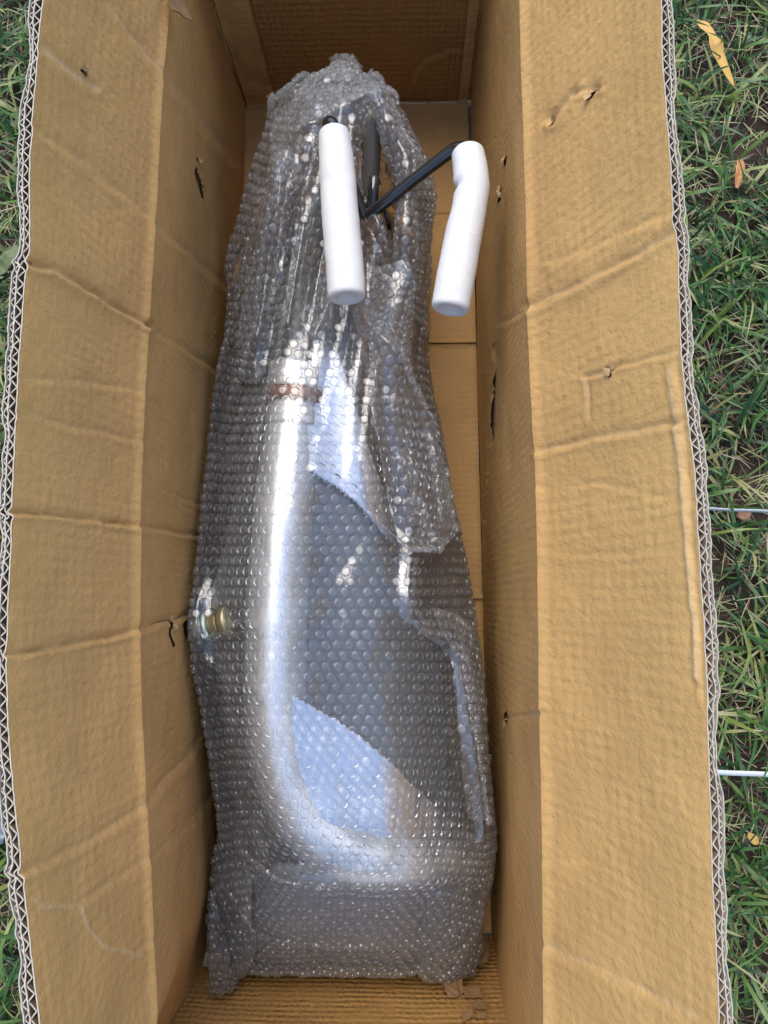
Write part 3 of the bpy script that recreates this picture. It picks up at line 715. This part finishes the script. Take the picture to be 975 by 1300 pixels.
patch([[(600, 1190, .12), (612, 1182, .12), (618, 1195, .10)], [(598, 1215, .11), (612, 1210, .125), (624, 1214, .09)], [(596, 1238, .09), (608, 1240, .10), (618, 1238, .08)]], 40, 40, 1.6, 41, 'thin_bag_corner', False, M_BAG)
patch([[(440, 330, .316), (470, 335, .320), (500, 345, .300)], [(455, 430, .315), (485, 430, .324), (520, 440, .290)], [(475, 530, .312), (505, 530, .320), (545, 540, .275)], [(490, 620, .310), (525, 620, .314), (562, 640, .262)], [(506, 690, .305), (530, 700, .302), (560, 690, .255)]], 60, 120, 1.6, 51, 'loose_fold')
patch([[(345, 200, .290), (362, 196, .306), (385, 200, .312)], [(325, 300, .265), (345, 300, .296), (365, 300, .292)], [(312, 400, .252), (330, 400, .288), (350, 400, .286)], [(302, 480, .255), (318, 486, .284), (333, 480, .290)]], 40, 110, 1.5, 57, 'loose_fold')
patch([[(548, 770, .262), (580, 780, .245), (606, 800, .19)], [(572, 850, .262), (592, 850, .245), (612, 860, .19)], [(582, 940, .262), (602, 940, .245), (618, 940, .19)], [(592, 1040, .26), (610, 1040, .24), (626, 1045, .185)]], 40, 110, 1.3, 61, 'loose_fold')
# added hazy film strips standing in for the bright highlights on the folds
def surf_z(px, py):
    Qs = PIX(SB.reshape(-1, 3)).reshape(NV, NU, 2); d2 = (Qs[..., 0] - px) ** 2 + (Qs[..., 1] - py) ** 2 + (SB[..., 2] < .1) * 1e4
    k = np.unravel_index(np.argmin(d2), d2.shape); return SB[k]
def fold_highlight(poly, wd, seed):
    pts = catmull(np.array(poly, float), np.linspace(0, len(poly) - 1, 60)) + np.array([[4.0 * nz(k * .45, seed, 1) + 1.0 * nz(k * 1.1, seed, 2), 3.0 * nz(k * .45, seed, 7)] for k in range(60)]); C = np.array([surf_z(*p) for p in pts])
    for _ in range(3): C[1:-1] = (C[:-2] + 2 * C[1:-1] + C[2:]) / 4
    V = []
    for k in range(60):
        t = C[min(59, k + 1)] - C[max(0, k - 1)]; s = np.cross(t, [0, 0, 1.0]); s /= np.linalg.norm(s)
        wv = wd * (.75 + .8 * nz(k * .17, seed))
        for q in (0, .5, 1): V.append(C[k] + s * (q - .5) * wv + np.array([0, 0, .0024 + .003 * nz(k * .6, q * 3, seed) - .002 * abs(q - .5)]))
    mesh('fold_highlight', V, gfaces(3, 60), M_HILITE, wrap)
fold_highlight([(468, 405), (498, 470), (538, 540), (552, 600), (560, 668)], .011, 1)
fold_highlight([(514, 700), (512, 770), (528, 792), (560, 815), (577, 835), (581, 862), (590, 920), (602, 990), (608, 1070)], .013, 2)
fold_highlight([(402, 598), (450, 634), (500, 680), (524, 700)], .004, 3)
fold_highlight([(492, 470), (508, 560), (526, 630), (545, 690)], .022, 11)
fold_highlight([(262, 812), (286, 808), (316, 788)], .006, 4)
fold_highlight([(470, 290), (492, 350), (516, 425)], .006, 6)
fold_highlight([(322, 1092), (360, 1118), (420, 1128)], .006, 7)

UV_, UF_ = unit_bubble()
ubm = bpy.data.meshes.new('bubble'); ubm.from_pydata([tuple(v) for v in UV_], [], UF_); ubm.materials.append(M_BUB); ubm.shade_smooth()
def frame(n, t, rng):
    b = np.cross(n, t); return np.stack([t, b, n], 1)
rb = random.Random(11)
scored = []
for k, (p, n, t) in enumerate(BUBBLES):
    v = EYE - p; dist = np.linalg.norm(v); c = n @ v / dist
    q = PIX(p)[0]; hid = (398 < q[0] < 466 and 155 < q[1] < 390)
    scored.append((-(c / dist ** 2) if not hid and 0 < q[0] < 975 and 0 < q[1] < 1300 and p[2] > .1 else 9, k))
chosen = set(k for s, k in sorted(scored)[:300])
VV = []; FF = []
wl = Matrix.Translation(-Vector(wrap.location))
for k, (p, n, t) in enumerate(BUBBLES):
    if p[2] < .012: continue
    n2 = n + np.array([rb.gauss(0, .06), rb.gauss(0, .06), 0]); n2 /= np.linalg.norm(n2); t2 = t - n2 * (t @ n2); t2 /= np.linalg.norm(t2)
    Mx = frame(n2, t2, rb); s = rb.uniform(.95, 1.05); hz = rb.uniform(.70, 1.12) if rb.random() > .04 + .12 * (nz(p[0] * 9, p[1] * 9, 4) > .38) else rb.uniform(.12, .4)
    if k in chosen:
        o = bpy.data.objects.new('bubble', ubm); COL.objects.link(o); o.parent = wrap; o.matrix_parent_inverse = wl
        o.matrix_basis = Matrix.Translation(Vector(p)) @ Matrix([list(r) for r in Mx]).to_4x4() @ Matrix.Diagonal((s, s, s * hz, 1))
    else:
        b0 = len(VV); W = (UV_ * np.array([s, s, s * hz])) @ Mx.T + p
        VV.extend(W); FF.extend(tuple(b0 + i for i in f) for f in UF_)
ob = mesh('bubbles', VV, FF, M_BUB, wrap); ob['kind'] = 'stuff'
print('bubbles', len(BUBBLES))

# ------------------------------------------------------------------ the silver frame inside the bag
fr = thing('curved_frame', 'silver curved tube frame lying inside the bubble wrap, with added plates and dark shell standing in for reflections', 'frame', P(430, 700, .02))
SN = grid_normals(SB0); SN = SN if SN[..., 2].mean() > 0 else -SN
Q0 = PIX(SB0.reshape(-1, 3)).reshape(NV, NU, 2)
def under(off): return SB0 - SN * off
SH = under(.038)
Cq = ((Q0[:-1, :-1] + Q0[1:, 1:]) / 2).reshape(-1, 2); Cz = ((SB0[:-1, :-1] + SB0[1:, 1:]) / 2)[..., 2].reshape(-1)
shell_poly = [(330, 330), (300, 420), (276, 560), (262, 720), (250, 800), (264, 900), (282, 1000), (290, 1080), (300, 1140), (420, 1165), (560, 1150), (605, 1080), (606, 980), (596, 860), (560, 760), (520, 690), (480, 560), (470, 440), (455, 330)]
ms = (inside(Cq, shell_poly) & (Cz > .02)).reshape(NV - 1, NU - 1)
SH = clampx(SH)
def sub(S, mask):
    F = gfaces(S.shape[1], S.shape[0], mask); used, inv = np.unique(F, return_inverse=True); return S.reshape(-1, 3)[used], inv.reshape(F.shape)
V, F = sub(SH, ms); o = mesh('filler_shell', V, F, M_SHELL, fr); md = o.modifiers.new('thick', 'SOLIDIFY'); md.thickness = .003; md.offset = 0  # filler inside the bag, coloured as the dark reflection
def plate(name, poly, off, mat):
    m_ = (inside(Cq, poly) & (Cz > .12)).reshape(NV - 1, NU - 1); V, F = sub(clampx(under(off)), m_)
    o = mesh(name, V, F, mat, fr); md = o.modifiers.new('thick', 'SOLIDIFY'); md.thickness = .0025; md.offset = 0; return o
plate('side_reflection', [(396, 420), (432, 432), (452, 490), (486, 570), (520, 640), (524, 690), (500, 676), (452, 630), (400, 592), (390, 520)], .026, M_REFLECT)  # added mirror plate cut to the outline of a sky reflection
plate('lower_reflection', [(300, 880), (340, 860), (372, 882), (430, 915), (500, 968), (560, 1015), (594, 1048), (590, 1090), (560, 1112), (440, 1112), (370, 1090), (320, 1090), (308, 1000)], .022, M_REFLECT)  # likewise added, in the shape of the lower sky reflection
plate('end_plate', [(282, 1128), (330, 1112), (420, 1130), (520, 1118), (614, 1108), (608, 1248), (268, 1252)], .026, M_END)  # silver lower body; pale grey put in to lighten the bag's end
plate('upper_reflection', [(322, 300), (352, 288), (364, 360), (358, 440), (340, 480), (318, 486), (316, 400)], .022, M_REFLECT)  # added too, for the blue reflected streak near the top
tp = smooth_path([P(370, 540, .266), P(362, 620, .270), P(355, 720, .271), P(350, 830, .269), P(351, 920, .264), P(366, 990, .259), P(400, 1046, .254), P(452, 1078, .248), P(520, 1088, .230), P(588, 1086, .172)], 80)
V, F = tube_mesh(tp, np.interp(np.linspace(0, 1, 80), [0, .1, .6, .8, 1], [.029, .0335, .0355, .038, .030]), 28); mesh('main_tube', V, F, M_SILVER, fr)
A, B = P(371, 545, .268), P(385, 330, .262)
def along(a, b, n=8): return [a + (b - a) * k / (n - 1) for k in range(n)]
V, F = tube_mesh(along(A + (B - A) * .01, A + (B - A) * .13), .031, 24); mesh('tube_socket', V, F, M_SILVER, fr)
V, F = tube_mesh(along(A + (B - A) * .14, A + (B - A) * .205), .0365, 24); mesh('clamp_ring', V, F, M_RUST, fr)
V, F = tube_mesh(along(A + (B - A) * .21, A + (B - A) * .36), .032, 24); mesh('column_cap', V, F, M_SILVER, fr)
C1 = P(466, 205, .255)
V, F = tube_mesh(smooth_path([A + (B - A) * .36, B, P(420, 260, .25), P(452, 235, .25)], 24), .021, 20); mesh('steering_column', V, F, M_COLUMN, fr)
V, F = tube_mesh(along(P(468, 262, .235), P(474, 138, .300), 10), .011, 18); mesh('steering_column', V, F, M_COLUMN, fr)
# the fitting that pokes the left wall
a_, b_ = P(250, 799, .268), P(295, 787, .283)
for q0, q1, rr, mt in ((0, .38, .0175, M_ZINC), (.38, .46, .020, M_ZINC), (.46, .78, .0155, M_BRASS), (.78, 1.0, .019, M_BRASS)):
    V, F = tube_mesh(along(a_ + (b_ - a_) * q0, a_ + (b_ - a_) * q1, 4), rr, 18); mesh('fitting', V, F, mt, fr)
# handlebar
hb = mesh('handlebar', *tube_mesh(smooth_path([P(462, 276, .300), P(486, 259, .312), P(530, 224, .332), P(572, 193, .352), P(583, 188, .358), P(590, 192, .362), P(593, 205, .362), P(594, 235, .362)], 60), .0068, 18), M_BLACK, fr)
mesh('handlebar', *tube_mesh(smooth_path([P(462, 276, .300), P(445, 235, .315), P(424, 185, .335), P(418, 160, .350), P(421, 158, .356), P(424, 175, .358), P(428, 230, .36)], 50), .0078, 18), M_BLACK, fr)
mesh('brake_lever', *tube_mesh(smooth_path([P(470, 270, .300), P(473, 256, .305), P(474, 240, .31), P(476, 222, .31)], 20), np.interp(np.linspace(0, 1, 20), [0, .2, .9, 1], [.004, .0065, .0062, .003]), 12), M_BLACK, fr)
mesh('brake_cable', *tube_mesh(smooth_path([P(486, 262, .29), P(494, 285, .28), P(493, 300, .25)], 20), .0026, 8), M_BLACK, fr)

# ------------------------------------------------------------------ white foam sleeves on the grips
PINCH = 0.0
def foam(path, rads, label, pinch=None):
    n = 64; C = smooth_path(path, n); rr = np.interp(np.linspace(0, 1, n), np.linspace(0, 1, len(rads)), rads); seg = 40
    T = np.gradient(C, axis=0); T /= np.linalg.norm(T, axis=1)[:, None]; V = []; F = []
    prof = [(0, 1 - .06)] 
    for k in range(n):
        s = np.cross(T[k], [0, 0, 1.0]); s /= np.linalg.norm(s); u = np.cross(s, T[k])
        for q in range(seg):
            a = 2 * math.pi * q / seg; dv = math.cos(a) * s + math.sin(a) * u
            r = rr[k] * (1 + .022 * nz(C[k][0] * 60 + dv[0], C[k][1] * 60, dv[2] + dv[0]) + .012 * nz(C[k][0] * 200 + dv[0] * 3, C[k][1] * 200, dv[2] * 3)) 
            if pinch:
                for pk, pa, pd, pw in pinch:
                    r -= pd * math.exp(-((k - pk) / pw) ** 2) * max(0, math.cos(a - pa)) ** 2
            V.append(C[k] + dv * r)
    for k in range(n - 1):
        for q in range(seg): q2 = (q + 1) % seg; F.append((k * seg + q, k * seg + q2, (k + 1) * seg + q2, (k + 1) * seg + q))
    for end in (0, n - 1):            # rounded lip, then the shallow bore
        t = T[end] * (1 if end else -1); base = end * seg; prev = [base + q for q in range(seg)]
        for f, dz in ((.97, .0020), (.90, .0036), (.78, .0042), (.62, .0036), (.54, .0022), (.46, -.0005), (.22, -.0015)):
            ring = []
            for q in range(seg):
                ring.append(len(V)); V.append(C[end] + (np.array(V[base + q]) - C[end]) * f + t * dz)
            for q in range(seg):
                q2 = (q + 1) % seg; fc = (prev[q], prev[q2], ring[q2], ring[q]); F.append(fc if end else fc[::-1])
            prev = ring
        F.append(tuple(prev) if end else tuple(prev[::-1]))
    o = mesh('foam_sleeve', V, F, M_FOAM)
    return tag(o, label, 'foam sleeve', 'foam sleeves on the handlebar grips')
foam([P(424, 172, .362), P(428, 215, .364), P(432, 275, .366), P(437, 330, .367), P(440, 374, .368)], (.0165, .0185, .0192, .0195, .0196, .0195), 'straight white foam sleeve lying over the bubble wrap', [(22, 1.2, .0016, 2.0), (26, 2.0, .0012, 2.0)])
foam([P(594, 196, .364), P(598, 225, .367), P(597, 256, .368), P(588, 300, .369), P(579, 350, .370), P(572, 389, .370)], (.0170, .0182, .0188, .0180, .0190, .0195, .0198, .0196), 'bent white foam sleeve on the handlebar end beside the right wall', [(19, PINCH, .0042, 2.6)])
